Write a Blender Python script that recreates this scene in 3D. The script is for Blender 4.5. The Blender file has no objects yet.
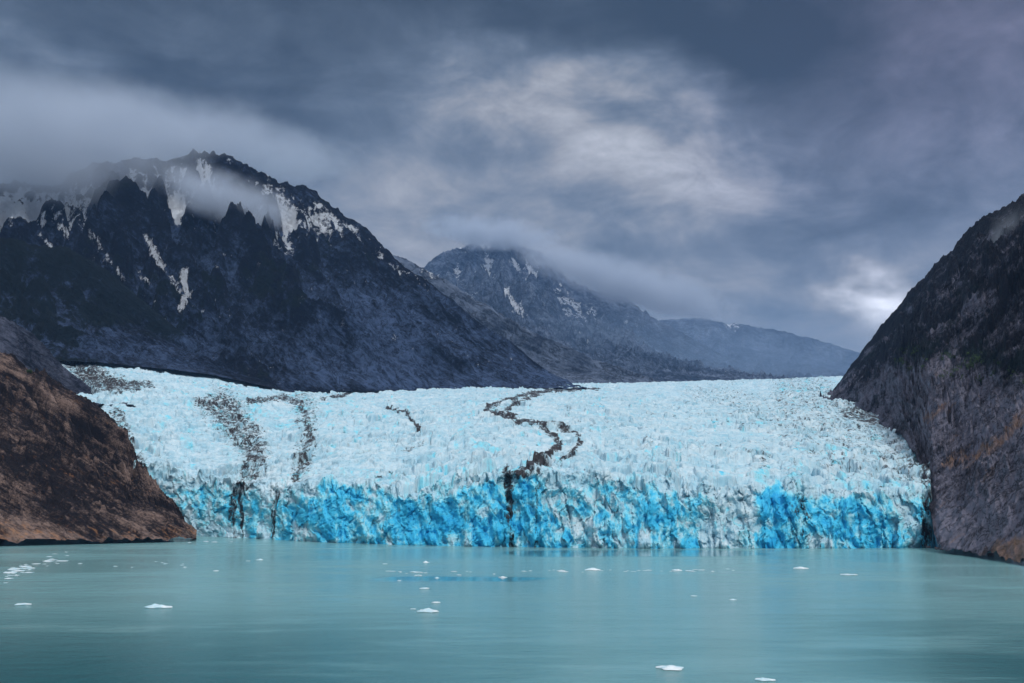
import bpy, bmesh, math, random
import numpy as np
from mathutils import Vector

random.seed(7)
C = bpy.context.scene.collection
SC = bpy.context.scene
W, H = 1024, 683
FPX = 1098.0
CAMZ = 40.0
HORIZON = 500.0
PITCH = math.atan((HORIZON - H / 2) / FPX)

# ------------------------------------------------------------------ survey helpers
def ray(px, py):
    """bearing (rad, clockwise from +Y) and tan(elevation) of a sight line from the ship"""
    px = np.asarray(px, float); py = np.asarray(py, float)
    x = (px - W / 2) / FPX; y = (H / 2 - py) / FPX
    c, s = math.cos(PITCH), math.sin(PITCH)
    dy = c - s * y; dz = s + c * y
    return np.arctan2(x, dy), dz / np.hypot(x, dy)

def project(P):
    x, y, z = P[..., 0], P[..., 1], P[..., 2] - CAMZ
    c, s = math.cos(PITCH), math.sin(PITCH)
    d = np.maximum(c * y + s * z, 1e-3); v = -s * y + c * z
    return W / 2 + FPX * x / d, H / 2 - FPX * v / d

def water_pt(px, py):
    a, te = ray(px, py)
    r = -CAMZ / te
    return float(r * np.sin(a)), float(r * np.cos(a)), float(r)

# ------------------------------------------------------------------ noise
_tabs = {}
def _tab(seed):
    if seed not in _tabs:
        rs = np.random.RandomState(seed)
        p = rs.permutation(256); g = rs.normal(size=(256, 3)); g /= np.linalg.norm(g, axis=1)[:, None]
        _tabs[seed] = (np.concatenate([p, p, p]).astype(np.int32), g.astype(np.float32))
    return _tabs[seed]

from concurrent.futures import ThreadPoolExecutor
POOL = ThreadPoolExecutor(4)
def par(f):
    """run a noise over four bands of rows at once"""
    def run(x, y, z=0.0, *a, **k):
        sc = np.ndim(z) == 0
        if sc: x, y = np.broadcast_arrays(np.asarray(x, np.float32), np.asarray(y, np.float32))
        else: x, y, z = np.broadcast_arrays(np.asarray(x, np.float32), np.asarray(y, np.float32), np.asarray(z, np.float32))
        if x.size < 50000: return f(x, y, z, *a, **k)
        n = x.shape[0]; cut = [n * i // 4 for i in range(5)]
        _tab(k.get('seed', 0))
        fs = [POOL.submit(f, x[p:q], y[p:q], z if sc else z[p:q], *a, **k) for p, q in zip(cut, cut[1:])]
        r = [t.result() for t in fs]
        return tuple(np.concatenate(c) for c in zip(*r)) if isinstance(r[0], tuple) else np.concatenate(r)
    return run

def perlin2(x, y, z, seed):
    p, g = _tab(seed)
    xi = np.floor(x); yi = np.floor(y); fx, fy = x - xi, y - yi
    X = xi.astype(np.int32) & 255; Y = yi.astype(np.int32) & 255; Z = int(z * 7) & 255
    f = lambda t: t * t * t * (t * (t * 6 - 15) + 10)
    u, v = f(fx), f(fy); out = 0
    for dx in (0, 1):
        a = p[X + dx]
        for dy in (0, 1):
            h = p[p[a + Y + dy] + Z]
            out = out + (g[h, 0] * (fx - dx) + g[h, 1] * (fy - dy)) * (u if dx else 1 - u) * (v if dy else 1 - v)
    return out * 2.0

def perlin(x, y, z=0.0, seed=0):
    if np.ndim(z) == 0: return perlin2(np.asarray(x, np.float32), np.asarray(y, np.float32), float(z), seed)
    x, y, z = np.broadcast_arrays(np.asarray(x, np.float32), np.asarray(y, np.float32), np.asarray(z, np.float32))
    p, g = _tab(seed)
    xi = np.floor(x); yi = np.floor(y); zi = np.floor(z)
    fx, fy, fz = x - xi, y - yi, z - zi
    X = xi.astype(np.int32) & 255; Y = yi.astype(np.int32) & 255; Z = zi.astype(np.int32) & 255
    f = lambda t: t * t * t * (t * (t * 6 - 15) + 10)
    u, v, w = f(fx), f(fy), f(fz)
    out = 0
    for dx in (0, 1):
        a = p[X + dx]
        for dy in (0, 1):
            b = p[a + Y + dy]
            for dz in (0, 1):
                gg = g[p[b + Z + dz]]
                d = gg[..., 0] * (fx - dx) + gg[..., 1] * (fy - dy) + gg[..., 2] * (fz - dz)
                out = out + d * (u if dx else 1 - u) * (v if dy else 1 - v) * (w if dz else 1 - w)
    return out * 1.6

@par
def fbm(x, y, z=0.0, oct=5, gain=0.5, lac=2.03, seed=0):
    a, t, s = 1.0, 0.0, 0.0
    x = np.asarray(x, np.float32); y = np.asarray(y, np.float32); z = z if np.ndim(z) == 0 else np.asarray(z, np.float32)
    for i in range(oct):
        t = t + a * perlin(x, y, z, seed + i); s += a
        x, y, z = x * lac + 3.1, y * lac + 7.7, z * lac + 1.3; a *= gain
    return t / s

@par
def ridged(x, y, z=0.0, oct=5, gain=0.5, lac=2.07, seed=0):
    a, t, s, w = 1.0, 0.0, 0.0, 1.0
    x = np.asarray(x, np.float32); y = np.asarray(y, np.float32); z = z if np.ndim(z) == 0 else np.asarray(z, np.float32)
    for i in range(oct):
        n = (1 - np.abs(perlin(x, y, z, seed + i))) ** 2
        t = t + a * n * w; s += a; w = np.clip(n * 1.6, 0, 1)
        x, y, z = x * lac + 2.7, y * lac + 5.9, z * lac + 4.1; a *= gain
    return t / s

@par
def worley(x, y, z=0.0, seed=0):
    """F1, F2 and a random number per cell"""
    rs = np.random.RandomState(seed)
    N = 512
    ox, oy, rv = (rs.rand(N, N).astype(np.float32) for _ in range(3))
    x = np.asarray(x, np.float32); y = np.asarray(y, np.float32)
    xi = np.floor(x).astype(np.int32); yi = np.floor(y).astype(np.int32)
    f1 = np.full(x.shape, 9.0, np.float32); f2 = f1.copy(); cid = np.zeros(x.shape, np.float32)
    for dx in (-1, 0, 1):
        for dy in (-1, 0, 1):
            cx, cy = xi + dx, yi + dy
            a, b = cx & (N - 1), cy & (N - 1)
            d = np.hypot(cx + ox[a, b] - x, cy + oy[a, b] - y)
            new = d < f1
            f2 = np.where(new, f1, np.minimum(f2, d)); cid = np.where(new, rv[a, b], cid); f1 = np.where(new, d, f1)
    return f1, f2, cid

def sstep(a, b, x):
    t = np.clip((x - a) / (b - a), 0, 1); return t * t * (3 - 2 * t)

def interp(x, pts):
    """smooth (monotone) interpolation through [(x, y), ...]"""
    xs = np.array([p[0] for p in pts], float); ys = np.array([p[1] for p in pts], float)
    h = np.diff(xs); d = np.diff(ys) / h
    m = np.zeros(len(xs)); m[0], m[-1] = d[0], d[-1]
    for i in range(1, len(xs) - 1):
        m[i] = 0 if d[i - 1] * d[i] <= 0 else 2 * d[i - 1] * d[i] / (d[i - 1] + d[i])
    x = np.clip(x, xs[0], xs[-1]); i = np.clip(np.searchsorted(xs, x) - 1, 0, len(h) - 1)
    t = (x - xs[i]) / h[i]
    return ((2*t**3 - 3*t**2 + 1) * ys[i] + (t**3 - 2*t**2 + t) * h[i] * m[i]
            + (-2*t**3 + 3*t**2) * ys[i + 1] + (t**3 - t**2) * h[i] * m[i + 1])

# ------------------------------------------------------------------ mesh helpers
def link(name, me, mat=None, parent=None):
    o = bpy.data.objects.new(name, me); C.objects.link(o)
    if mat and me is not None: me.materials.append(mat)
    if parent: o.parent = parent
    return o

def tag(o, label=None, cat=None, group=None, kind=None):
    for k, v in (('label', label), ('category', cat), ('group', group), ('kind', kind)):
        if v: o[k] = v
    return o

def grid_mesh(name, P, attrs=None, smooth=True, r0=0, r1=None):
    """rows x columns of points as one quad sheet, with float attributes"""
    P = P[r0:r1]; nv, nu = P.shape[:2]
    me = bpy.data.meshes.new(name)
    n = nv * nu
    me.vertices.add(n); me.vertices.foreach_set('co', np.ascontiguousarray(P, np.float32).ravel())
    i = np.arange(n, dtype=np.int32).reshape(nv, nu)
    q = np.stack([i[:-1, :-1], i[:-1, 1:], i[1:, 1:], i[1:, :-1]], -1).reshape(-1, 4)
    me.loops.add(q.size); me.loops.foreach_set('vertex_index', q.ravel())
    me.polygons.add(len(q))
    me.polygons.foreach_set('loop_start', np.arange(0, q.size, 4, dtype=np.int32))
    me.polygons.foreach_set('loop_total', np.full(len(q), 4, np.int32))
    me.polygons.foreach_set('use_smooth', np.full(len(q), smooth, bool))
    me.update(calc_edges=True)
    for k, a in (attrs or {}).items():
        at = me.attributes.new(k, 'FLOAT', 'POINT')
        at.data.foreach_set('value', np.ascontiguousarray(a[r0:r1], np.float32).ravel())
    return me

# ------------------------------------------------------------------ node helpers
class Nodes:
    def __init__(s, nt):
        s.nt = nt; nt.nodes.clear()
    def new(s, t, **kw):
        n = s.nt.nodes.new(t)
        for k, v in kw.items(): setattr(n, k, v)
        return n
    def put(s, sock, v):
        if isinstance(v, bpy.types.NodeSocket): s.nt.links.new(v, sock)
        elif v is not None: sock.default_value = v
    def m(s, op, a, b=None, c=None, clamp=False):
        n = s.new('ShaderNodeMath', operation=op, use_clamp=clamp)
        for i, v in enumerate((a, b, c)): s.put(n.inputs[i], v)
        return n.outputs[0]
    def add(s, a, b): return s.m('ADD', a, b)
    def sub(s, a, b): return s.m('SUBTRACT', a, b)
    def mul(s, a, b): return s.m('MULTIPLY', a, b)
    def step(s, lo, hi, x):
        n = s.new('ShaderNodeMapRange', interpolation_type='SMOOTHSTEP')
        s.put(n.inputs[0], x); s.put(n.inputs[1], lo); s.put(n.inputs[2], hi)
        n.inputs[3].default_value = 0; n.inputs[4].default_value = 1
        return n.outputs[0]
    def lin(s, lo, hi, a, b, x):
        n = s.new('ShaderNodeMapRange'); s.put(n.inputs[0], x)
        for i, v in zip((1, 2, 3, 4), (lo, hi, a, b)): s.put(n.inputs[i], v)
        return n.outputs[0]
    def mix(s, f, a, b):
        n = s.new('ShaderNodeMix', data_type='RGBA'); s.put(n.inputs[0], f)
        for k, v in ((6, a), (7, b)):
            s.put(n.inputs[k], (*v, 1) if isinstance(v, tuple) and len(v) == 3 else v)
        return n.outputs[2]
    def mapping(s, vec, scale=(1, 1, 1), rot=(0, 0, 0), loc=(0, 0, 0)):
        n = s.new('ShaderNodeMapping'); s.put(n.inputs[0], vec)
        n.inputs[1].default_value = loc; n.inputs[2].default_value = rot; n.inputs[3].default_value = scale
        return n.outputs[0]
    def noise(s, vec, scale, detail=6, rough=0.55, dist=0.0, typ=None):
        n = s.new('ShaderNodeTexNoise')
        if typ: n.noise_type = typ
        s.put(n.inputs['Vector'], vec); n.inputs['Scale'].default_value = scale
        n.inputs['Detail'].default_value = detail; n.inputs['Roughness'].default_value = rough
        n.inputs['Distortion'].default_value = dist
        return n.outputs[0]
    def attr(s, name):
        return s.new('ShaderNodeAttribute', attribute_name=name).outputs['Fac']
    def obj(s): return s.new('ShaderNodeTexCoord').outputs['Object']
    def bump(s, h, dist, strength=1.0):
        n = s.new('ShaderNodeBump'); s.put(n.inputs['Height'], h)
        n.inputs['Distance'].default_value = dist; s.put(n.inputs['Strength'], strength)
        return n.outputs[0]

def material(name):
    m = bpy.data.materials.new(name); m.use_nodes = True
    return m, Nodes(m.node_tree)

def surface(g, color, rough=0.9, normal=None, spec=0.3):
    b = g.new('ShaderNodeBsdfPrincipled'); o = g.new('ShaderNodeOutputMaterial')
    g.put(b.inputs['Base Color'], (*color, 1) if isinstance(color, tuple) else color)
    g.put(b.inputs['Roughness'], rough); g.put(b.inputs['Specular IOR Level'], spec)
    if normal: g.put(b.inputs['Normal'], normal)
    g.nt.links.new(b.outputs[0], o.inputs[0]); return b

def rock_material(name, dark, light, veg=(0.004, 0.010, 0.013), warm=(0.20, 0.09, 0.045), size=1.0, rot=(0, 0, 0), stretch=(1, 1, 3), bump=4.0, joint=1.0, lo=0.43, hi=0.60):
    """layered bedrock; float attributes snow / veg / warm say where each cover lies, pale lightens the tone"""
    m, g = material(name)
    co = g.obj()
    sv = g.mapping(g.mapping(co, rot=rot), scale=stretch)
    big = g.noise(co, 0.005 / size, 6, 0.62, 0.5)
    st = g.noise(sv, 0.016 / size, 10, 0.72, 0.9)
    st2 = g.noise(g.mapping(sv, scale=(0.5, 0.5, 1.6), loc=(9, 4, 2)), 0.045 / size, 8, 0.70, 0.6)
    fine = g.noise(co, 0.11 / size, 6, 0.68)
    tone = g.add(g.mul(st, 0.28), g.add(g.mul(big, 0.30), g.add(g.mul(fine, 0.20), g.mul(st2, 0.22))))
    tone = g.step(lo, hi, g.add(tone, g.attr('pale')))
    col = g.mix(tone, dark, light)
    crack = g.noise(sv, 0.026 / size, 7, 0.66, 1.0)
    crack = g.step(0.0, 0.030, g.m('ABSOLUTE', g.sub(crack, 0.5)))
    col = g.mix(g.mul(g.sub(1.0, crack), 0.8 * joint), col, tuple(c * 0.4 for c in dark))
    wn = g.noise(sv, 0.030 / size, 8, 0.72, 0.8)
    wm = g.mul(g.step(0.40, 0.78, g.add(g.attr('warm'), g.mul(g.sub(wn, 0.5), 1.7))), g.lin(0.3, 0.65, 0.25, 1.0, st2))
    col = g.mix(wm, col, g.mix(fine, tuple(c * 0.45 for c in warm), tuple(c * 1.45 for c in warm)))
    vm = g.step(0.42, 0.60, g.add(g.attr('veg'), g.mul(g.sub(g.noise(co, 0.022 / size, 9, 0.72), 0.5), 1.6)))
    col = g.mix(g.mul(vm, 0.93), col, g.mix(fine, tuple(c * 0.4 for c in veg), tuple(c * 1.9 for c in veg)))
    sn = g.noise(g.mapping(co, scale=(1, 1, 0.8)), 0.042 / size, 10, 0.78, 0.4)
    sm = g.step(0.44, 0.58, g.add(g.attr('snow'), g.mul(g.sub(sn, 0.5), 1.7)))
    col = g.mix(sm, col, (0.72, 0.78, 0.86))
    h = g.add(g.mul(st, 1.0), g.add(g.mul(fine, 0.45), g.add(g.mul(st2, 0.5), g.mul(crack, 0.10 * joint))))
    surface(g, col, 0.85, g.bump(h, bump * size), 0.12)
    return m

# ------------------------------------------------------------------ mountains
def blur(a, k=1):
    for _ in range(k):
        p = np.pad(a, 1, mode='edge')
        a = (p[:-2, 1:-1] + p[2:, 1:-1] + p[1:-1, :-2] + p[1:-1, 2:] + 2 * a) / 6
    return a

def resize(a, shape):
    n0, n1 = a.shape
    y = np.linspace(0, n0 - 1, shape[0]); x = np.linspace(0, n1 - 1, shape[1])
    i = np.minimum(y.astype(int), n0 - 2); j = np.minimum(x.astype(int), n1 - 2)
    fy = (y - i)[:, None]; fx = (x - j)[None]
    b = a[i] * (1 - fy) + a[i + 1] * fy
    return b[:, j] * (1 - fx) + b[:, j + 1] * fx

def erode(Z, dy, dx, n, batches, steps, seed, ke=0.45, kc=7.0):
    """rain running down the slope carves gullies; returns the new heights and how much water passed"""
    rs = np.random.RandomState(seed); Z = Z.astype(np.float64).copy(); nv, nu = Z.shape
    flow = np.zeros(nv * nu)
    def put(acc, i, j, fy, fx, w):
        k = i * nu + j
        for o, c in ((0, (1 - fy) * (1 - fx)), (1, (1 - fy) * fx), (nu, fy * (1 - fx)), (nu + 1, fy * fx)):
            acc += np.bincount(k + o, w * c, nv * nu)
    for b in range(batches):
        y = rs.uniform(1, nv - 2.01, n); x = rs.uniform(1, nu - 2.01, n)
        vy = np.zeros(n); vx = np.zeros(n); sed = np.zeros(n); sp = np.ones(n); wat = np.ones(n)
        for t in range(steps):
            i = y.astype(int); j = x.astype(int); fy = y - i; fx = x - j
            a, b_, c, d = Z[i, j], Z[i, j + 1], Z[i + 1, j], Z[i + 1, j + 1]
            gx = ((b_ - a) * (1 - fy) + (d - c) * fy) / dx; gy = ((c - a) * (1 - fx) + (d - b_) * fx) / dy
            h = a * (1 - fy) * (1 - fx) + b_ * (1 - fy) * fx + c * fy * (1 - fx) + d * fy * fx
            vx = vx * 0.25 - gx * 0.75; vy = vy * 0.25 - gy * 0.75
            l = np.hypot(vx, vy) + 1e-9
            step = min(dx, dy)
            ny = np.clip(y + vy / l * step / dy, 1, nv - 2.01); nx = np.clip(x + vx / l * step / dx, 1, nu - 2.01)
            i2 = ny.astype(int); j2 = nx.astype(int); gy2 = ny - i2; gx2 = nx - j2
            h2 = Z[i2, j2] * (1 - gy2) * (1 - gx2) + Z[i2, j2 + 1] * (1 - gy2) * gx2 + Z[i2 + 1, j2] * gy2 * (1 - gx2) + Z[i2 + 1, j2 + 1] * gy2 * gx2
            live = ((ny > 1.5) & (ny < nv - 2.5) & (nx > 1.5) & (nx < nu - 2.5)).astype(float)
            wat = wat * live; sed = sed * live
            dh = h2 - h
            cap = np.maximum(-dh, 0.02 * step) * sp * wat * kc
            dep = np.where(dh > 0, np.minimum(dh, sed), np.where(sed > cap, (sed - cap) * 0.25, -np.minimum((cap - sed) * ke, -dh * 0.5))) * live
            sed = sed - dep
            acc = np.zeros(nv * nu); put(acc, i, j, fy, fx, dep); Z += np.clip(acc, -0.25 * step, 0.25 * step).reshape(nv, nu)
            put(flow, i, j, fy, fx, wat)
            sp = np.sqrt(np.maximum(sp * sp * 0.9 - dh / step * 0.6, 0.05)); wat *= 0.975
            y, x = ny, nx
        Z = Z * 0.88 + blur(Z) * 0.12
    return Z, flow.reshape(nv, nu)

def mountain(name, ridge, base, px0, px1, nu, nv, mat, label, seed, amp=60, cell=400, prof=1.0, crest=0.35,
             skew=0.5, back=0.5, rough=0.55, rain=1.0, covers=None, strata=None, cat=None):
    """terrain sheet that climbs from its foot to its ridge line and falls away behind"""
    rx = [p[0] for p in ridge]
    px = np.linspace(px0, px1, nu)
    az, _ = ray(px, np.full(nu, HORIZON))
    r_r = interp(px, [(p[0], p[2]) for p in ridge]); te = ray(px, interp(px, [(p[0], p[1]) for p in ridge]))[1]
    z_r = CAMZ + r_r * te
    r_b = interp(px, [(p[0], p[2]) for p in base]); te = ray(px, interp(px, [(p[0], p[1]) for p in base]))[1]
    z_b = CAMZ + r_b * te
    r_r = np.maximum(r_r, r_b + 25); 
    nb = max(30, nv // 6)
    v = np.concatenate([np.linspace(0, 1, nv), 1 + back * np.linspace(0, 1, nb + 1)[1:] ** 1.5])[:, None]
    L = (r_r - r_b)[None]
    R = r_b[None] + v * np.maximum(L, 25)
    t = np.clip(v, 0, 1)
    hgt = (z_r - z_b)[None]
    Z = z_b[None] + hgt * t ** prof - np.maximum(v - 1, 0) * hgt * 0.9 - np.maximum(v - 1, 0) ** 2 * hgt * 0.5
    A = az[None] + 0 * v
    X, Y = R * np.sin(A), R * np.cos(A)
    s = A * float(np.mean(r_r)) ; d = v * float(np.mean(L)) + np.abs(hgt) * t
    wx = fbm(s / cell, d / cell, 0.5, 3, seed=seed + 40) * 0.55
    q = s / cell + wx + skew * d / cell
    g1 = ridged(q, d / cell * 0.35 + wx * 0.5, 0.3, 4, rough, seed=seed) - 0.45
    g2 = ridged(q * 3.1 + 1.7, d / cell * 1.3 + wx, 0.8, 5, 0.6, seed=seed + 10) - 0.4
    g3 = fbm(X / cell * 9, Y / cell * 9, Z / cell * 9, 5, 0.62, seed=seed + 20)
    env = sstep(0, 0.25, v) * (crest + (1 - crest) * sstep(0, 0.35, np.abs(v - 1))) + 0.06
    hs = np.clip(hgt / np.percentile(np.abs(hgt), 80), 0.12, 1.2)
    g4 = ridged(q * 8.3 + wx * 3, d / cell * 4.2 + wx * 4, 0.4, 4, 0.6, seed=seed + 30) - 0.4
    dZ = (amp * g1 + amp * 0.55 * g2 + amp * 0.20 * g4) * env * hs + amp * 0.24 * g3 * (0.35 + 0.65 * np.minimum(env * 2, 1)) * hs
    if strata is not None:
        dZ = dZ + strata(X, Y, Z, v) * (0.3 + 0.7 * np.minimum(env * 2, 1))
    Z2 = Z + dZ
    wet = np.zeros_like(Z2)
    hold = (sstep(0.02, 0.16, v[:nv]) * (1 - 0.75 * sstep(0.86, 1.0, v[:nv])))
    hold = hold * np.clip((hgt - 15) / 80, 0, 1) * sstep(0, 14, np.minimum(np.arange(nu), nu - 1 - np.arange(nu)))[None]
    for stride, n, bt, stp, wgt in ((6, 6000, 22, 70, 1.0), (2, 16000, 5, 55, 1.0)):
        sub = Z2[:nv][::stride, ::stride]
        du = float(np.mean(r_r + r_b)) / 2 * abs(az[-1] - az[0]) / (nu - 1) * stride; dv = float(np.mean(L)) / (nv - 1) * stride
        Er, fl = erode(sub, dv, du, int(n * rain), bt, stp, seed + stride)
        dl = resize(Er - sub, (nv, nu)) * hold * (0.55 if stride > 2 else 1.0)
        up = np.maximum(Z2[:nv] - z_b[None], 1.0); dl = np.clip(dl, -0.28 * up, 0.22 * up)
        Z2[:nv] += dl * wgt
        Z2[nv:] += (dl[-1] * wgt)[None] * np.exp(-np.arange(1, len(Z2) - nv + 1) / 8)[:, None]
        fl = np.log1p(blur(fl)); wet[:nv] += 0.5 * resize((fl - fl.mean()) / (fl.std() + 1e-6), (nv, nu))
    P = np.stack([X, Y, Z2], -1)
    ix, iy = project(P)
    att = {'snow': np.full_like(Z, -1), 'veg': np.zeros_like(Z), 'warm': np.full_like(Z, -1), 'pale': np.zeros_like(Z)}
    if covers:
        att.update(covers(dict(X=X, Y=Y, Z=Z2, v=v, ix=ix, iy=iy, g1=g1, g2=g2, g3=g3, g4=g4, wet=np.clip(wet, -1.5, 2.0), s=s, d=d)))
    att = {k: np.broadcast_to(a, Z.shape) for k, a in att.items()}
    me = grid_mesh(name, P, att)
    o = link(name, me, mat)
    tag(o, label, cat or 'mountain', kind='structure')
    return P, o

def stroke(ix, iy, pts, w0, w1=None):
    """closeness (1 on the line, 0 at its width) to a polyline; the width runs from w0 to w1"""
    w1 = w0 if w1 is None else w1
    best = np.zeros(np.broadcast(ix, iy).shape, np.float32); n = len(pts) - 1
    for k in range(n):
        (x0, y0), (x1, y1) = pts[k], pts[k + 1]
        dx, dy = x1 - x0, y1 - y0; l2 = dx * dx + dy * dy
        t = np.clip(((ix - x0) * dx + (iy - y0) * dy) / l2, 0, 1)
        dist = np.hypot(ix - x0 - t * dx, iy - y0 - t * dy)
        w = w0 + (w1 - w0) * (k + t) / n
        best = np.maximum(best, np.clip(1 - dist / w, 0, 1))
    return best

# --- left snowy mountain
def cov_main(c):
    jx = 5.5 * fbm(c['s'] / 30, c['d'] / 28, 0, 4, 0.6, seed=51); jy = 5 * fbm(c['s'] / 30, c['d'] / 30, 5, 4, 0.6, seed=53)
    ix, iy = c['ix'] + jx, c['iy'] + jy
    line = interp(ix, [(-300, 240), (0, 232), (40, 232), (80, 222), (130, 214), (200, 222), (250, 236), (300, 240), (340, 246), (400, 268), (470, 296), (600, 320)])
    line = line + 9 * fbm(c['s'] / 160, c['d'] / 400, 0, 3, seed=57)
    alt = sstep(20, -30, iy - line)
    gul = -c['g1'] * 0.8 - c['g2'] * 0.8
    sn = 0.23 + 0.42 * alt + (gul - c['g2'] * 0.4) * 0.55 * sstep(40, -10, iy - line) + 0.20 * c['wet'] * sstep(30, -10, iy - line) - 0.16 * np.exp(-((ix - 140) / 60) ** 2 - ((iy - 190) / 30) ** 2)
    sn = sn + 0.60 * np.exp(-((ix - 10) / 50) ** 2 - ((iy - 212) / 16) ** 2) + 0.16 * np.exp(-((ix - 318) / 36) ** 2 - ((iy - 220) / 18) ** 2)
    for pts, w, k in (([(147, 236), (152, 248), (158, 258), (163, 268)], 5.0, .68), ([(185, 270), (184, 285), (187, 296), (181, 307)], 6, .66),
                   ([(90, 232), (100, 246), (108, 260)], 4.5, .62), ([(163, 268), (172, 278), (180, 292)], 3.0, .62), ([(60, 226), (70, 238)], 5, .62), ([(136, 270), (150, 284)], 3.0, .62),
                   ([(40, 236), (52, 246)], 4, .6), ([(112, 262), (126, 282)], 2.6, .56)):
        sn = np.maximum(sn, (k - 0.05) * stroke(ix, iy, pts, w) ** 0.4)
    low = sstep(235, 290, c['iy'])
    slab = sstep(270, 360, c['ix'] + 0.25 * (c['iy'] - 300)) * sstep(250, 310, c['iy'])
    slab = slab + 0.8 * np.exp(-((c['ix'] - 225) / 45) ** 2 - ((c['iy'] - 340) / 30) ** 2)
    n = fbm(c['s'] / 260, c['d'] / 260, 0, 4, seed=5)
    return {'snow': sn, 'veg': 0.16 + 0.28 * low - 0.50 * slab + 0.22 * n - 0.10 * c['g2'] - 0.13 * c['wet'], 'pale': 0.060 * slab - 0.04 + 0.04 * c['g2'] + 0.03 * c['g4'] + 0.028 * c['wet']}  # paler ribs put shading contrast into the tone; gullies paler and barer

rock_blue = rock_material('mountain rock', (0.002, 0.006, 0.020), (0.080, 0.132, 0.260), size=1.3, rot=(0.2, -0.72, 0.2), stretch=(0.9, 0.8, 1.5), bump=22)
def lay(rot, sx, amp, seed):
    ca, sa = math.cos(rot), math.sin(rot)
    def f(X, Y, Z, v):
        p = X * ca + Z * sa; q = -X * sa + Z * ca
        w = fbm(X / 160, Y / 160, Z / 160, 3, seed=seed + 3) * 0.5
        return amp * (ridged(p / (sx * 4) + w, q / sx + w, Y / (sx * 3), 4, 0.55, seed=seed) - 0.5)
    return f

mountain('snow_capped_mountain',
         [(-260, 195, 3900), (0, 182, 3900), (30, 184, 3900), (60, 172, 3850), (100, 160, 3800), (150, 157, 3780), (185, 154, 3750), (215, 160, 3700), (240, 172, 3680),
          (270, 184, 3680), (305, 195, 3680), (330, 212, 3660), (360, 234, 3640), (395, 260, 3600), (430, 283, 3560), (470, 316, 3500), (520, 350, 3450), (560, 378, 3420), (590, 392, 3400)],
         [(-260, 372, 3000), (100, 372, 2800), (290, 394, 2620), (420, 391, 2850), (500, 389, 3050), (590, 389, 3200)],
         -260, 588, 1150, 620, rock_blue, 'tall dark mountain with a snow streaked summit in cloud beyond the left side of the glacier', 100,
         amp=150, cell=430, prof=0.92, crest=0.22, skew=0.35, covers=cov_main, strata=lay(-0.7, 60, 26, 90))

# --- dark foothill in front of it
def cov_foot(c):
    sn = 0.62 * stroke(c['ix'], c['iy'], [(-40, 232), (10, 243), (40, 252)], 7) - 0.2
    rocky = sstep(320, 345, c['iy']) * sstep(60, 110, c['ix'])
    return {'veg': 0.56 - 0.36 * rocky - 0.14 * c['wet'] + 0.2 * fbm(c['s'] / 120, c['d'] / 120, 0, 4, seed=8)}
mountain('dark_foothill', [(-260, 205, 3000), (0, 238, 3000), (55, 250, 2980), (110, 284, 2930), (170, 328, 2850), (230, 360, 2780), (270, 380, 2720), (300, 394, 2680)],
         [(-260, 372, 2450), (60, 361, 2560), (130, 366, 2580), (200, 374, 2580), (260, 386, 2520), (300, 395, 2500)],
         -260, 299, 700, 380, rock_blue, 'dark forested spur that drops to the ice below the snow capped mountain', 200,
         amp=75, cell=260, prof=0.9, crest=0.25, skew=0.4, covers=cov_foot, cat='hill')

# --- shoulder behind, middle peak, far ridge
rock_haze = rock_material('distant rock', (0.018, 0.032, 0.065), (0.18, 0.235, 0.34), size=3.2, rot=(0.2, -0.6, 0), stretch=(0.9, 0.8, 1.6), bump=16)  # lighter blue base: haze of distance put into the rock colour
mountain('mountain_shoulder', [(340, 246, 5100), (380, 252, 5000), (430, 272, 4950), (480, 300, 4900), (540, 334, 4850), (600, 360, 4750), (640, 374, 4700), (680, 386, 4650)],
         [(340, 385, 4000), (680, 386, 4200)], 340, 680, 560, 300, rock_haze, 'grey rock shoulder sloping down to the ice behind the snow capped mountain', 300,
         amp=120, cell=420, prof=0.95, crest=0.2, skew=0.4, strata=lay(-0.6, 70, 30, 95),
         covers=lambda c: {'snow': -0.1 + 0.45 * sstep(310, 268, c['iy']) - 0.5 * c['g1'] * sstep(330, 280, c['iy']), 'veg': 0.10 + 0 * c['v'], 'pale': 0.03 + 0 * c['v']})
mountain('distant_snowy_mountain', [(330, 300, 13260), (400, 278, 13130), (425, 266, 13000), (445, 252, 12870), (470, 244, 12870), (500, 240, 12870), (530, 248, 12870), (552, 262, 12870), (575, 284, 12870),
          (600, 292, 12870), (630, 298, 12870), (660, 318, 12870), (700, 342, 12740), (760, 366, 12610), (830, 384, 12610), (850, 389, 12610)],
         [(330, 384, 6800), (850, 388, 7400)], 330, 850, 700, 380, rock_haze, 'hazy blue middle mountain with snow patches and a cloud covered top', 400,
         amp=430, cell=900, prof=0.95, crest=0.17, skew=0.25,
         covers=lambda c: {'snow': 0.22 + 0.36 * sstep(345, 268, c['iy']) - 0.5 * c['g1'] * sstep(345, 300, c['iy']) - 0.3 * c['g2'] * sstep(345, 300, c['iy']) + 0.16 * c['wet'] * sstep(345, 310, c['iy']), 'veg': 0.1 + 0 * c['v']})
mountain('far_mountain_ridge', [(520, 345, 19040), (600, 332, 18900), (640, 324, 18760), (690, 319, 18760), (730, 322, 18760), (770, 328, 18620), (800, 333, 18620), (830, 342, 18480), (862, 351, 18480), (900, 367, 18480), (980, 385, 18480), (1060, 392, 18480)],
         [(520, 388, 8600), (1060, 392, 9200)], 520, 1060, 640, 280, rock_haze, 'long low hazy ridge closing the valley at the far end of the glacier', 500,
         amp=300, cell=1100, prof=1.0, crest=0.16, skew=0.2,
         covers=lambda c: {'snow': -0.14 + 0.5 * sstep(350, 322, c['iy']) - 0.8 * c['g1'] * sstep(350, 325, c['iy']), 'veg': 0.2 + 0 * c['v']})

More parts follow.
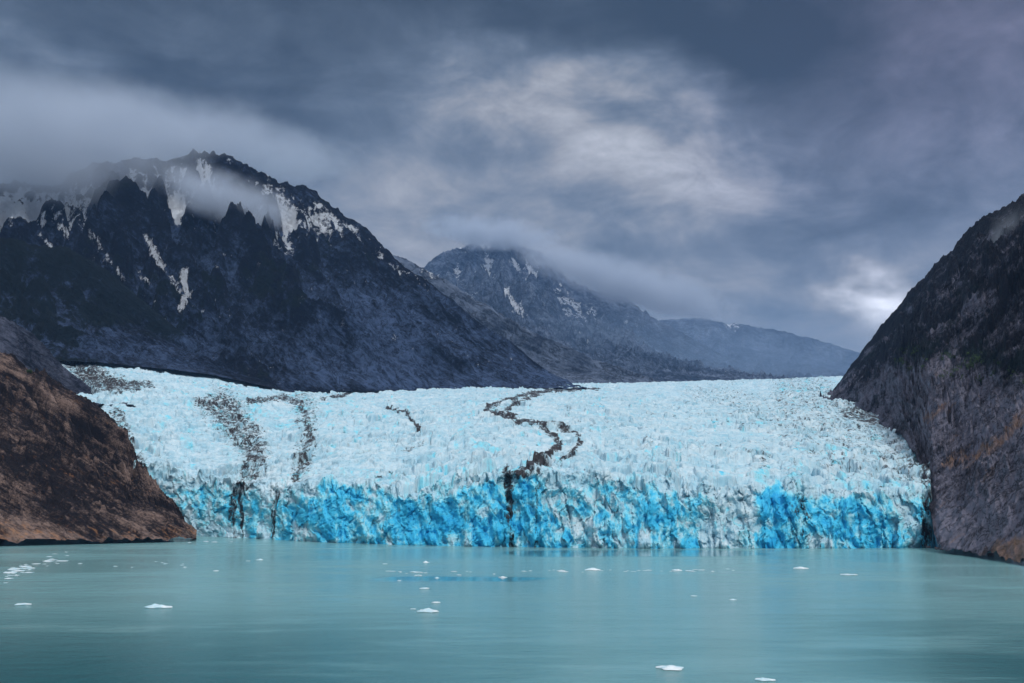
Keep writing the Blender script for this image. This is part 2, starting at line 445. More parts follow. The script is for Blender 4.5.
# --- blue grey slope on the left, behind the brown headland
rock_grey = rock_material('grey slope rock', (0.006, 0.010, 0.022), (0.085, 0.098, 0.145), size=0.6, rot=(0.1, -0.6, 0.1), stretch=(0.5, 0.6, 2.2), bump=7)
mountain('grey_hillside', [(-300, 178, 2150), (-100, 270, 2150), (0, 321, 2150), (30, 340, 2150), (50, 361, 2150), (68, 375, 2130), (92, 391, 2080), (122, 400, 2020), (150, 412, 1960)],
         [(-300, 470, 1500), (0, 425, 1600), (60, 408, 1750), (85, 406, 1800), (115, 404, 1850), (150, 413, 1850)],
         -300, 149, 500, 300, rock_grey, 'bare blue grey slope between the brown headland and the ice', 600, amp=36, cell=130, prof=0.95, crest=0.3, skew=0.5,
         covers=lambda c: {'veg': 0.08 + 0.15 * fbm(c['s'] / 60, c['d'] / 60, 0, 3, seed=3)}, strata=lay(-0.55, 22, 9, 97), cat='hill')

# --- brown headland on the left
rock_brown = rock_material('brown bedrock', (0.010, 0.008, 0.011), (0.215, 0.155, 0.135), warm=(0.36, 0.185, 0.095), size=0.26, rot=(0.1, -0.50, 0.1), stretch=(0.45, 0.6, 2.2), bump=5.0, lo=0.45, hi=0.62)
def cov_brown(c):
    band = 0.22 * fbm(c['X'] / 150, c['Y'] / 150, c['Z'] / 22, 4, seed=12)
    return {'warm': 0.20 + band * 1.3 + 0.20 * sstep(510, 532, c['iy']) * (1 + 1.5 * c['g4']) + 0.06 * sstep(380, 440, c['iy']), 'pale': -0.025 + 0.02 * sstep(505, 532, c['iy']) + 0.06 * c['g4'] + 0.05 * c['g2'] - 0.02 * c['wet'] + 0.14 * fbm(c['X'] / 70 + c['Z'] / 60, c['Y'] / 70, c['Z'] / 14 + c['X'] / 25, 4, 0.6, seed=18),  # pale ribs and dark gullies: relief shading put into the rock tone
            'veg': -0.2 + 0.25 * stroke(c['ix'], c['iy'], [(30, 372), (36, 385)], 6)}
def lay_brown(X, Y, Z, v):
    w = fbm(X / 90, Y / 90, Z / 60, 3, seed=61) * 0.9
    q = (Z * 0.86 + X * 0.52) / 15
    n = ridged(X / 110 + w, q + w, Y / 80, 5, 0.6, seed=60) - 0.5
    n2 = ridged(X / 30, q * 2.6 + w, Y / 28, 4, 0.6, seed=66) - 0.5
    q3 = q * 1.15 + 0.9 * n + 0.5 * fbm(X / 22, Y / 22, Z / 22, 3, seed=63); fr = q3 - np.floor(q3)
    return 16 * n + 5 * n2 + 7.5 * (fr - sstep(0.70, 1.0, fr) - 0.35)
Phead, _ = mountain('brown_rock_hill', [(-300, 190, 1600), (-100, 308, 1540), (0, 358, 1500), (30, 372, 1485), (60, 388, 1465), (85, 404, 1440), (105, 419, 1415), (122, 434, 1390), (134, 458, 1360), (146, 474, 1320), (160, 491, 1280), (175, 508, 1240), (188, 526, 1210), (198, 538, 1190)],
         [(-300, 545, 960), (-100, 542, 1035), (0, 541.3, 1065), (60, 540.5, 1080), (120, 540, 1095), (170, 539.5, 1112), (190, 539, 1130), (198, 539, 1150)],
         -300, 198, 1000, 520, rock_brown, 'steep brown layered rock headland beside the left end of the ice cliff', 700, amp=20, cell=90, prof=0.86, crest=0.5, skew=0.6,
         covers=cov_brown, strata=lay_brown, cat='headland')

# --- right mountain
rock_right = rock_material('dark cliff rock', (0.006, 0.007, 0.014), (0.165, 0.168, 0.225), warm=(0.30, 0.19, 0.135), size=0.42, rot=(0.1, 0.72, 0.1), stretch=(0.5, 0.6, 2.0), bump=9)
def cov_right(c):
    jx = 5 * fbm(c['s'] / 14, c['d'] / 14, 0, 4, 0.6, seed=36)
    ix, iy = c['ix'] + jx, c['iy'] + jx * 0.7
    brk = interp(ix, [(820, 395), (880, 372), (940, 362), (1024, 378), (1250, 360)])
    up = sstep(12, -18, iy - brk)
    n = fbm(c['s'] / 70, c['d'] / 70, 0, 4, seed=31)
    belt = np.exp(-((iy - brk + 12) / 16) ** 2) * sstep(890, 930, ix)
    wm = -0.30 + 0.56 * (1 - up) + 0.22 * fbm(c['X'] / 60, c['Y'] / 60, c['Z'] / 25, 4, seed=33) * (1 - up) + 0.42 * sstep(528, 548, iy) * sstep(960, 1000, ix)
    for pts, w in (([(950, 462), (978, 454)], 9), ([(985, 452), (1024, 420)], 7), ([(1000, 440), (1030, 405)], 6), ([(925, 418), (950, 404)], 6)):
        wm = np.maximum(wm, 0.60 * stroke(ix, iy, pts, w * 1.7) ** 0.7 + 0.3 * c['g4'])
    return {'veg': up * (0.26 + 0.4 * n) + 0.42 * belt - 0.25 * (1 - up), 'warm': wm, 'pale': 0.035 * (1 - up) - 0.075 * up + 0.06 * c['g2'] + 0.05 * c['g4'] + 0.025 * c['wet'] + 0.20 * fbm(c['X'] / 90 - c['Z'] / 70, c['Y'] / 90, c['Z'] / 20 - c['X'] / 28, 4, 0.6, seed=38) + 0.10 * stroke(ix, iy, [(985, 300), (940, 365)], 16) + 0.05 * sstep(500, 540, iy)}  # ribs toned paler in place of shading on the relief
def lay_right(X, Y, Z, v):
    w = fbm(X / 120, Y / 120, Z / 80, 3, seed=71) * 0.8
    q = (Z * 0.8 - X * 0.6) / 26
    up = sstep(0.22, 0.38, v)
    q3 = q * 1.2 + 0.6 * fbm(X / 30, Y / 30, Z / 30, 3, seed=73) + 1.4 * w; fr = q3 - np.floor(q3)
    return 10 * (fr - sstep(0.72, 1.0, fr) - 0.35) * (1 - 0.8 * sstep(0.8, 1, v)) + (ridged(X / 130 + w, q + w, Y / 120, 5, 0.6, seed=70) - 0.5) * (16 + 40 * up) * (1 - 0.75 * sstep(0.7, 1, v)) + 7 * (ridged(X / 26, q * 3, Y / 30, 4, 0.6, seed=77) - 0.5)
Pright, _ = mountain('dark_cliff_mountain', [(824, 405, 2700), (836, 392, 2690), (850, 374, 2660), (880, 336, 2580), (900, 313, 2520), (920, 290, 2450), (960, 254, 2320), (985, 231, 2240), (1000, 219, 2180), (1024, 206, 2080), (1100, 150, 1900), (1300, 90, 1700)],
         [(824, 406, 2500), (836, 408, 2350), (850, 414, 2150), (870, 422, 1900), (890, 429, 1640), (906, 438, 1420), (918, 458, 1200), (927, 495, 1040), (936, 548.8, 912), (960, 551, 870), (1000, 556, 790), (1024, 559, 745), (1100, 566, 660), (1300, 580, 560)],
         824, 1300, 900, 640, rock_right, 'steep dark mountain with brown scree foot rising beside the right end of the glacier', 800, amp=70, cell=190, prof=0.98, crest=0.14, skew=-0.4,
         covers=cov_right, strata=lay_right)

# ------------------------------------------------------------------ glacier
NU, NC, NS = 1560, 120, 1150
gpx = np.linspace(-70, 1010, NU)
gaz, _ = ray(gpx, np.full(NU, HORIZON))
te_w = ray(gpx, interp(gpx, [(-70, 534), (190, 536), (250, 538.5), (350, 543), (450, 545.8), (550, 547.3), (700, 548.3), (850, 548.3), (930, 547.6), (1010, 547)]))[1]
r_w = -CAMZ / te_w
arc = gaz * 1000.0
r_w = r_w + 10 * fbm(arc / 120, 0 * arc, 0.2, 3, seed=900)
bay = np.exp(-((gpx - 778) / 20) ** 2) * 22 + np.exp(-((gpx - 330) / 45) ** 2) * 14 + np.exp(-((gpx - 640) / 30) ** 2) * 9
crest_py = interp(gpx, [(-70, 466), (130, 462), (190, 474), (240, 482), (290, 484), (330, 480), (400, 486), (440, 482), (480, 474), (510, 470), (560, 472), (640, 477), (700, 484), (740, 486), (780, 484), (830, 490), (880, 494), (930, 488), (1010, 480)])
set_b = 16 + 4 * fbm(arc / 60, 0 * arc, 0.7, 3, seed=905)
r_c = r_w + set_b + bay
z_c = CAMZ + r_c * ray(gpx, crest_py)[1] + 5.0 * fbm(arc / 26, 0 * arc, 0.1, 4, 0.6, seed=910)
end_py = interp(gpx, [(-70, 352), (40, 354), (60, 357), (100, 361), (140, 366), (200, 374), (250, 384), (290, 390), (350, 390), (420, 388), (560, 385), (640, 383), (760, 380), (840, 377), (1010, 376)])
r_e = interp(gpx, [(-70, 2900), (60, 2750), (200, 2680), (270, 2640), (330, 2800), (420, 3100), (560, 3600), (660, 4300), (850, 4600), (1010, 4600)])
z_e = CAMZ + r_e * ray(gpx, end_py)[1]

s = np.linspace(0, 1, NC)[:, None]
Rc = r_w[None] + (r_c - r_w)[None] * (0.25 * s + 0.75 * s ** 3)
Zc = -5 + (z_c + 5)[None] * s
t = (np.linspace(0, 1, NS + 1)[1:])[:, None]
Rs = r_c[None] * (r_e / r_c)[None] ** t
tt = (Rs - r_c[None]) / (r_e - r_c)[None]
Zs = z_c[None] + (z_e - z_c)[None] * (tt ** 0.93)
Zs = Zs + (12 * fbm(gaz[None] * 1000 / 260 + 0 * Rs, Rs / 330, 0.3, 3, seed=920)) * sstep(0, 0.08, tt) * sstep(1, 0.85, tt)
# the two lobes meet along a low trough on the left
Rg = np.concatenate([Rc, Rs]); Zg = np.concatenate([Zc, Zs])
rows_c = NC
Ag = gaz[None] + 0 * Rg
X0, Y0 = Rg * np.sin(Ag), Rg * np.cos(Ag)
base_ix, base_iy = project(np.stack([X0, Y0, Zg], -1))
cl = np.concatenate([np.ones((NC, 1)), np.zeros((NS, 1))]) * np.ones((1, NU))
front = np.concatenate([np.ones((NC, NU)), np.exp(-(Rs - r_c[None]) / 22)])
surf = np.concatenate([sstep(0.72, 1.0, s) * 0.5 * np.ones((1, NU)), 0.5 + 0.5 * sstep(0, 60, Rs - r_c[None])])

# surface blocks (seracs) split by crevasses that run across the flow
wx = fbm(X0 / 60, Y0 / 60, 0, 3, seed=930) * 12; wy = fbm(X0 / 60, Y0 / 60, 5, 3, seed=935) * 12
F1, F2, cid = worley((X0 + wx) / 17.0, (Y0 + wy) / 15.0, seed=1)
G1, G2, cid2 = worley((X0 + wx * 1.4) / 6.5, (Y0 + wy * 1.4) / 6.5, seed=2)
far = sstep(1100, 3000, Rg)
chaos = 0.75 + 0.35 * fbm(X0 / 150, Y0 / 200, 0, 3, seed=938) + 0.55 * np.exp(-(Rg - r_c[None]).clip(0) / 130)
til = np.modf(cid * 57.31)[0] - 0.5; til2 = np.modf(cid * 131.7)[0] - 0.5
blk = (cid - 0.5) * 8.5 - 4.5 * (1 - sstep(0.0, 0.14, F2 - F1)) + 9 * F1 * til + 3.5 * np.sin(X0 / 5.5 * til2 + Y0 / 6 * til)
blk2 = (cid2 - 0.5) * 2.8 - 1.2 * (1 - sstep(0.0, 0.25, G2 - G1))
wave = ridged(X0 / 90 + 0.2, Y0 / 26, 0, 3, seed=940) - 0.5
fine = fbm(X0 / 3.2, Y0 / 3.2, Zg / 3.2, 3, 0.6, seed=945)
# broad arcs of pressure ridges and long open crevasses, bowed down the glacier
bow = Y0 - 0.00055 * (X0 - 40) ** 2 + 18 * fbm(X0 / 170, Y0 / 240, 0.2, 3, seed=941)
ogive = ridged(X0 / 420 + 0.3, bow / 62, 0.2, 2, 0.5, seed=942) - 0.5
crev = 1 - np.abs(perlin(X0 / 70 + 0.4 * wx / 12, bow / 17, 0.4, 943)) * 3.2
crev = np.clip(crev, 0, 1) ** 2 * sstep(-0.1, 0.3, fbm(X0 / 120, Y0 / 150, 0.6, 3, seed=944))
chaos = chaos * (0.45 + 0.9 * sstep(-0.35, 0.35, fbm(X0 / 110, Y0 / 160, 0.8, 3, seed=946)))
dZ = surf * (4.5 * ogive - 5 * crev)
dZ = dZ + surf * chaos * (blk * (1 - 0.25 * far) + blk2 + 5 * wave + 0.7 * fine)
# cliff relief: bays, columns, slabs
aw = arc[None] + 5 * fbm(arc[None] / 30 + 0 * Zg, Zg / 30, 0.4, 3, seed=950)
zz = Zg + 5 * fbm(arc[None] / 13 + 0 * Zg, Zg / 13, 0.2, 3, seed=952)
aq = aw + 3.2 * fbm(arc[None] / 9 + 0 * Zg, Zg / 9, 0.7, 4, 0.6, seed=953)
cA, cB, cC = worley(aq / 8.0 + Zg / 60, zz / 28.0, seed=3)
dA, dB, dC = worley(aq / 3.4 - Zg / 30, zz / 9.0, seed=4)
colm = ridged(aw / 19 + Zg / 90, Zg / 85, 0.2, 5, 0.62, seed=960) - 0.5
cut = ridged(aw / 30 - Zg / 55, Zg / 70, 0.6, 4, 0.6, seed=962) - 0.5
rel = (11 * fbm(arc[None] / 48 + 0 * Zg, Zg / 60, 0.9, 3, seed=965) + 8 * colm + 6 * cut + (cC - 0.5) * 8.0 + (dC - 0.5) * 3.2
       + 9 * (np.abs(perlin(aq / 15 + zz / 34, zz / 26 - aq / 60, 0.3, 957)) - 0.3) + 5 * (np.abs(perlin(aq / 7 - zz / 22, zz / 12, 0.6, 958)) - 0.3) - 1.6 * (1 - sstep(0, 0.07, cB - cA))
       + 1.8 * fbm(aw / 6.0, Zg / 9, 0.5, 5, 0.62, seed=970))
# ice rubble heaped at the foot of the cliff here and there
heap = sstep(0.02, 0.45, fbm(arc / 28, 0 * arc, 0.3, 4, 0.6, seed=975))[None] * np.clip(1 - (Zg - 1) / 20, 0, 1)
rel = rel + 13 * heap
Rg = Rg - front * rel * np.concatenate([0.55 + 0.45 * sstep(0, 0.15, s) * np.ones((1, NU)), np.ones((NS, NU))])
Zg = Zg + dZ
# sink the far rim and the side margins gently into the valley sides
X1, Y1 = Rg * np.sin(Ag), Rg * np.cos(Ag)
hl = interp(base_ix, [(60, 395), (105, 419), (122, 434), (134, 458), (146, 474), (160, 491), (175, 508), (188, 526), (198, 538), (210, 600), (1100, 900)])
Zg = Zg - 60 * sstep(3, 12, base_iy - hl) * (base_ix < 200)
Zg = Zg - 90 * sstep(118, 108, base_ix) * sstep(0, 6, base_iy - 367 - (base_ix - 56) * 0.5) * sstep(394, 390, base_iy)
Zg = Zg - 70 * sstep(930, 937, base_ix) * (base_iy > 446)
GP = np.stack([X1, Y1, Zg], -1)

n_big = fbm(aq / 30 + Zg / 70, Zg / 30, Rg / 200, 4, 0.58, seed=980)
n_mid = fbm(aq / 9, Zg / 12, Rg / 60, 5, 0.66, seed=985)
n_str = fbm(aq / 3.6, Zg / 9, Rg / 60, 4, 0.66, seed=987)
crest_edge = crest_py[None] + 4 + 19 * fbm(arc[None] / 22 + 0 * Zg, Zg / 60, 0.4, 5, 0.68, seed=988)
face = sstep(-12, 14, base_iy - crest_edge)
patch = interp(gpx, [(-70, .45), (130, .40), (200, .45), (250, .5), (300, .62), (340, .82), (420, .74), (480, .78), (540, .62), (590, .46), (640, .55), (690, .46), (715, .16), (745, .20), (762, .6), (778, .92), (792, .7), (806, .45), (840, .62), (880, .62), (930, .45), (1010, .4)])[None]
pj = patch - 0.04 + 0.10 * sstep(540, 600, gpx)[None]
blue = face * (pj + 0.72 * n_big + 0.66 * n_mid + 0.26 * n_str + 0.22 * (cC - 0.5) + 0.16 * (dC - 0.5) - 0.55 * heap)
sp = fbm(X0 / 45, Y0 / 60, 0, 4, 0.6, seed=990) * 0.62 + fbm(X0 / 9, Y0 / 12, 0, 3, 0.6, seed=994) * 0.40
sx = interp(base_iy, [(380, 560), (394, 530), (407, 489), (414, 494), (424, 540), (440, 558), (456, 548), (474, 512), (550, 512)])
ql = (base_ix - sx * np.exp(-((base_ix - 520) / 150) ** 2)) + 6 * fbm(X0 / 120, Y0 / 240, 0, 3, seed=991)
flowb = fbm(ql / 16, base_iy / 90, 0.3, 4, 0.6, seed=992)
near_face = np.exp(-np.abs(base_iy - crest_edge) / 26)
blue = np.maximum(blue, (1 - face) * (0.04 + 0.70 * sp + 0.35 * flowb + 0.22 * ogive + 0.24 * near_face + 0.25 * np.exp(-((base_ix - 835) / 38) ** 2 - ((base_iy - 386) / 8) ** 2)))
# rock rubble carried by the ice, and a darker tone along crevasses
bw = 9 * fbm(X0 / 34, Y0 / 60, 0, 5, 0.62, seed=1000); bv = 9 * fbm(X0 / 34, Y0 / 60, 4, 5, 0.62, seed=1004)
ix, iy = base_ix + bw * 0.55 + front * (4.5 * n_mid + 7 * n_big), base_iy + bv * 0.3
deb = np.full_like(Zg, -1.0)
def band(pts, w0, w1, k):
    global deb
    deb = np.maximum(deb, k * np.minimum(stroke(ix, iy, pts, w0, w1) * 1.6, 1) ** 0.7)
band([(600, 389), (560, 391), (530, 394), (508, 400), (489, 407), (487, 412), (510, 418), (540, 424), (555, 434), (558, 446), (545, 459), (527, 467), (512, 474)], 2.4, 7.5, 0.70)
band([(548, 390), (520, 402), (506, 411), (512, 416)], 2.2, 3.2, .70)
band([(520, 417), (555, 424), (575, 432), (582, 442), (572, 455), (560, 463)], 2.2, 6.2, .64)
band([(508, 470), (510, 500), (512, 546)], 9, 5, .66)
band([(540, 462), (536, 480), (537, 546)], 3.5, 2, .55)
band([(198, 403), (226, 404), (240, 416), (248, 434), (250, 452), (246, 470), (236, 490), (232, 546)], 8, 5, .62)
band([(222, 408), (240, 430), (256, 452), (256, 470), (240, 488)], 34, 14, .56)
band([(242, 484), (243, 546)], 5, 3, .66)
band([(250, 402), (285, 398), (300, 404), (308, 420), (309, 440), (304, 462), (296, 478)], 5, 8, .62)
band([(304, 404), (308, 440), (300, 474)], 24, 18, .47)
band([(276, 486), (272, 510), (272, 546)], 6, 5, .60)
band([(386, 408), (404, 413), (415, 422), (419, 434)], 2.4, 4.2, .70)
band([(320, 399), (342, 396), (350, 393)], 2.4, 2.4, .7)
band([(404, 450), (424, 446)], 3, 3, .55)
band([(375, 478), (392, 474)], 3, 2, .55)
band([(62, 358), (100, 378), (128, 388), (150, 386)], 20, 6, .60)
band([(85, 372), (120, 388)], 20, 12, .66)
band([(118, 415), (128, 445), (146, 470)], 14, 9, .55)
band([(848, 412), (890, 426), (938, 436)], 12, 12, .62)
band([(940, 432), (918, 455), (900, 478)], 34, 16, .50)
band([(936, 440), (928, 475), (927, 546)], 13, 11, .58)
band([(800, 398), (860, 425), (915, 470)], 60, 44, .44)
band([(690, 392), (740, 400), (800, 430), (850, 470)], 14, 44, .40)
deb = np.maximum(deb, 0.17 + 0.30 * fbm(X0 / 55, Y0 / 90, 0, 4, 0.6, seed=1015) + 0.10 * sstep(560, 800, base_ix) + 0.20 * flowb + 0.16 * crev)  # broad thin speckle, darker along the crevasses
deb = deb - 0.30 * face * (deb < 0.42)
gatt = {'blue': blue, 'debris': deb}

ice, g = material('glacier ice')
co = g.obj()
n1 = g.noise(g.mapping(co, scale=(1, 1, 0.6)), 0.13, 9, 0.72)
n2 = g.noise(co, 0.55, 5, 0.62)
nb = g.noise(co, 0.022, 6, 0.62, 0.4)
white = g.mix(g.step(0.34, 0.66, g.add(g.mul(n1, 0.6), g.mul(nb, 0.4))), (0.27, 0.53, 0.67), (0.61, 0.745, 0.815))
bl = g.add(g.attr('blue'), g.mul(g.sub(n1, 0.5), 1.0))
col = g.mix(g.step(0.25, 0.50, bl), white, (0.27, 0.70, 0.84))
col = g.mix(g.step(0.42, 0.72, bl), col, (0.055, 0.52, 0.80))
col = g.mix(g.step(0.75, 1.15, bl), col, (0.014, 0.37, 0.70))
dn = g.noise(g.mapping(co, scale=(1, 1, 0.55)), 0.13, 10, 0.76)
dm = g.step(0.42, 0.68, g.add(g.attr('debris'), g.mul(g.sub(dn, 0.5), 1.9)))
col = g.mix(dm, col, g.mix(n2, (0.005, 0.006, 0.010), (0.040, 0.038, 0.044)))
surface(g, col, 0.55, g.bump(g.add(n1, g.mul(n2, 0.4)), 1.3), 0.3)

gl = bpy.data.objects.new('glacier', None); C.objects.link(gl); gl.location = (0, 1000, 0)
tag(gl, 'broad tidewater glacier of pale blue ice ending in a cliff at the water', 'glacier')
def gpart(name, r0, r1):
    me = grid_mesh(name, GP - np.array([0, 1000, 0]), gatt, True, r0, r1)
    return link(name, me, ice, gl)
gpart('calving_face', 0, NC)['label'] = 'sheer blue ice cliff above the water with white patches and dark dirt streaks'
gpart('ice_surface', NC - 1, None)['label'] = 'broken white upper surface of the glacier with winding dark moraine bands'

# ------------------------------------------------------------------ water
wm, g = material('silty fjord water')
co = g.obj()
st = g.noise(g.mapping(co, scale=(0.5, 1, 1)), 0.010, 6, 0.6, 0.5)
st2 = g.noise(g.mapping(co, scale=(0.3, 1, 1), loc=(40, 9, 0)), 0.045, 7, 0.62, 0.3)
xyz = g.new('ShaderNodeSeparateXYZ'); g.put(xyz.inputs[0], co)
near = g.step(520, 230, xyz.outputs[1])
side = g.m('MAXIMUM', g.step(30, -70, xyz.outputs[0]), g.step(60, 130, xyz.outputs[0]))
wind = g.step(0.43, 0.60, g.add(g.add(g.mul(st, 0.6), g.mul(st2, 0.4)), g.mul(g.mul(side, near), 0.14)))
wind = g.mul(wind, g.lin(0, 1, 0.35, 1.0, side))
wv = g.noise(g.mapping(co, scale=(0.6, 1, 1)), 0.50, 6, 0.68)
wv2 = g.noise(g.mapping(co, scale=(0.4, 1, 1)), 0.13, 3, 0.5)
bs = g.lin(0, 1, 0.22, 1.0, g.mul(wind, g.add(0.25, g.mul(near, 0.75))))
colr = g.mix(st, (0.150, 0.345, 0.370), (0.200, 0.405, 0.430))
colr = g.mix(g.mul(wind, near), colr, (0.010, 0.110, 0.135))  # dark reflections on the near rippled corners put into the colour
# still slicks that mirror the cliff; its blue reflection is also tinted into the colour
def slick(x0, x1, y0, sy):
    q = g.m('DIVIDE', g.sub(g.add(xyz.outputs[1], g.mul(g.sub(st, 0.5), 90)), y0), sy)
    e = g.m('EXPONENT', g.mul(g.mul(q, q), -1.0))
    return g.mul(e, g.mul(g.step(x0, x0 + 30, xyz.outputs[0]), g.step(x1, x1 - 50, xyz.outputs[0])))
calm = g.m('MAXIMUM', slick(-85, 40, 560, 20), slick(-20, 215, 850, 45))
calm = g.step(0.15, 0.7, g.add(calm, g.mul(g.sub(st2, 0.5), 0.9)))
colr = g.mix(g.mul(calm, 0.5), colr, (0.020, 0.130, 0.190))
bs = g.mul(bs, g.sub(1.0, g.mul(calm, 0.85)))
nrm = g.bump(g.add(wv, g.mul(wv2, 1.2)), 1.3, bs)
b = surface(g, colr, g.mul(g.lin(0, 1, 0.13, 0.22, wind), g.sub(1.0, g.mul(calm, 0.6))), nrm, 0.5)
b.inputs['IOR'].default_value = 1.333
me = bpy.data.meshes.new('water')
R_ = 30000
me.from_pydata([(-R_, -6000, 0), (R_, -6000, 0), (R_, R_, 0), (-R_, R_, 0)], [], [(0, 1, 2, 3)])
tag(link('water', me, wm), 'calm milky turquoise fjord water in front of the glacier', 'water', kind='structure')

# ------------------------------------------------------------------ floating ice
fm, g = material('floating ice')
co = g.obj()
n = g.noise(co, 1.2, 5, 0.6)
surface(g, g.mix(g.step(0.35, 0.6, n), (0.40, 0.64, 0.74), (0.74, 0.83, 0.88)), 0.5, g.bump(n, 0.25), 0.3)

def floe_mesh(name, seed, peak):
    """a low irregular slab with raised lumps, about one metre across before scaling; its foot lies under water"""
    rs = random.Random(seed); bm = bmesh.new()
    bmesh.ops.create_icosphere(bm, subdivisions=3, radius=1.0)
    a0 = rs.uniform(0, 6.28); lumps = [(rs.uniform(-.6, .6), rs.uniform(-.4, .4), rs.uniform(.3, 1) * peak, rs.uniform(.18, .4)) for _ in range(4)]
    from mathutils import noise as mn
    for v in bm.verts:
        c = v.co; ang = math.atan2(c.y, c.x)
        rad = 1 + 0.25 * mn.noise((math.cos(ang) * 1.3 + seed, math.sin(ang) * 1.3, a0)) * 1.6
        x, y = c.x * rad, c.y * rad * 0.75
        z = c.z * 0.10
        if c.z > -0.05:
            for (lx, ly, lh, lw) in lumps:
                z += lh * math.exp(-((x - lx) ** 2 + (y - ly) ** 2) / lw ** 2) * 0.5
            z += 0.07 * mn.noise((x * 4 + seed, y * 4, 2.0)) 
        v.co = (x * 0.5, y * 0.5, z * 0.5)
    me = bpy.data.meshes.new(name); bm.to_mesh(me); bm.free()
    me.materials.append(fm)
    return me
floes = [floe_mesh('floating_ice', 11 + i, p) for i, p in enumerate((0.16, 0.25, 0.34, 0.22, 0.12, 0.42))]
def floe(px, py, wpx, hk, label, group=None, kind=0, name='ice_floe', depth=1.3):
    x, y, r = water_pt(px, py)
    w = wpx * r / FPX
    o = bpy.data.objects.new(name, floes[kind % len(floes)]); C.objects.link(o)
    o.location = (x, y, 0.02 * w); o.scale = (w, w * depth, w * hk); o.rotation_euler.z = random.uniform(-.25, .25) + (math.pi if random.random() < .5 else 0)
    tag(o, label, 'ice floe', group)
    return o

for args in (
    (158, 607.5, 25, 1.0, 'largest white ice floe, alone on the open water below the brown headland', 3),
    (23, 604.5, 15, .7, 'flat white ice floe on the dark water near the lower left shore', 4),
    (427, 611.5, 22, .9, 'long white floe with a lump in the middle, lowest of the central cluster', 1),
    (436, 602.5, 9, .9, 'small twin lumped floe just above the long central floe', 0),
    (413, 609, 6, .6, 'tiny flat ice scrap touching the upper end of the long central floe', 4),
    (424, 588.5, 10, .8, 'small floe midway between the ice line and the twin lumped floe', 2),
    (671, 668.5, 27, .8, 'white floe with a pointed middle, the nearer left of two at the bottom', 1),
    (765, 680, 18, .9, 'white floe at the bottom edge, closest floe to the viewer', 3),
    (801, 568.5, 14, .9, 'wide floe left of the flat one, out in front of the deep blue bay', 2),
    (848, 575, 15, .6, 'flat white floe alone in front of the right end of the ice cliff', 4),
    (694, 596, 6, .8, 'tiny floe, left of a pair on the smooth pale water', 0),
    (733, 600, 7, .8, 'tiny floe, right of a pair on the smooth pale water', 5),
    (260, 560, 7, 1.0, 'small bright lump of ice far out in front of the dirty ice streaks', 5),
    (216, 571, 6, .9, 'small ice lump nearest the large lone floe', 0),
    (426, 562.5, 7, 1.2, 'tilted bright ice chunk floating behind the ice line', 5),
    (385, 564, 5, .8, 'faint small ice chunk at the far left behind the ice line', 0),
    (399, 580.5, 4, .9, 'tiny chunk in front of the left end of the ice line', 2),
    (418, 575.5, 8, .8, 'flat chunk just in front of the ice line at its blue reflection', 4),
    (437, 578, 5, 1.0, 'tiny upright chunk on the blue reflection below the ice line', 5),
    (503, 577.5, 9, .9, 'elongated bright floe beside the dark reflection of the moraine streak', 1),
    (459, 575, 5, .8, 'tiny pale chunk in the middle of the blue reflection', 0),
    (593, 570, 15, 1.1, 'brightest and largest floe of the ice line', 2),
    (677, 570.5, 10, 1.0, 'bright floe near the right end of the ice line', 3),
    (494, 574, 3, .8, 'tiny speck of ice left of the elongated floe by the moraine reflection', 0),
    (248, 561, 4, .7, 'tiny ice scrap just left of the bright far lump', 4),
):
    px, py, w, hk, lab, k = args
    floe(px, py, w, hk, lab, None, k)

rs = random.Random(5)
for i in range(44):                     # the thin line of scraps across the middle
    px = rs.choice((rs.uniform(372, 530), rs.uniform(530, 740))); py = 571 + rs.gauss(0, .7) + (px - 560) * -0.003
    floe(px, py, rs.choice((2.5, 3, 4, 6, 9)), rs.uniform(.25, .6), 'small white ice scrap in the thin line across the water before the cliff', 'scraps of the ice line', i)
for i in range(46):                     # brash off the headland
    u = rs.random(); px = rs.choice((rs.uniform(0, 30), rs.uniform(8, 68), rs.uniform(20, 60)))
    py = 576 - px * 0.28 + rs.gauss(0, 3.4) if px > 5 else rs.uniform(545, 572)
    py = max(546, py)
    floe(px, py, rs.choice((3, 4, 5, 8, 11)), rs.uniform(.35, .7), 'thin white brash ice drifting off the brown headland', 'brash ice off the headland', i, 'brash_ice', 1.6)
for i in range(22):                     # scraps along the foot of the headland and the ice cliff
    px = rs.uniform(100, 235); py = 540.6 + rs.uniform(0, 2.2)
    floe(px, py, rs.choice((4, 6, 9, 12)), rs.uniform(.3, .5), 'thin ice scrap at the water edge below the headland and cliff', 'scraps at the water edge', i, 'ice_scrap', 1.6)
for i in range(10):
    floe(rs.uniform(70, 190), rs.uniform(561, 568), rs.choice((2.5, 3, 4)), rs.uniform(.4, .7), 'faint tiny scrap of ice on the water between brash and lone floe', 'faint far scraps', i, 'ice_scrap')

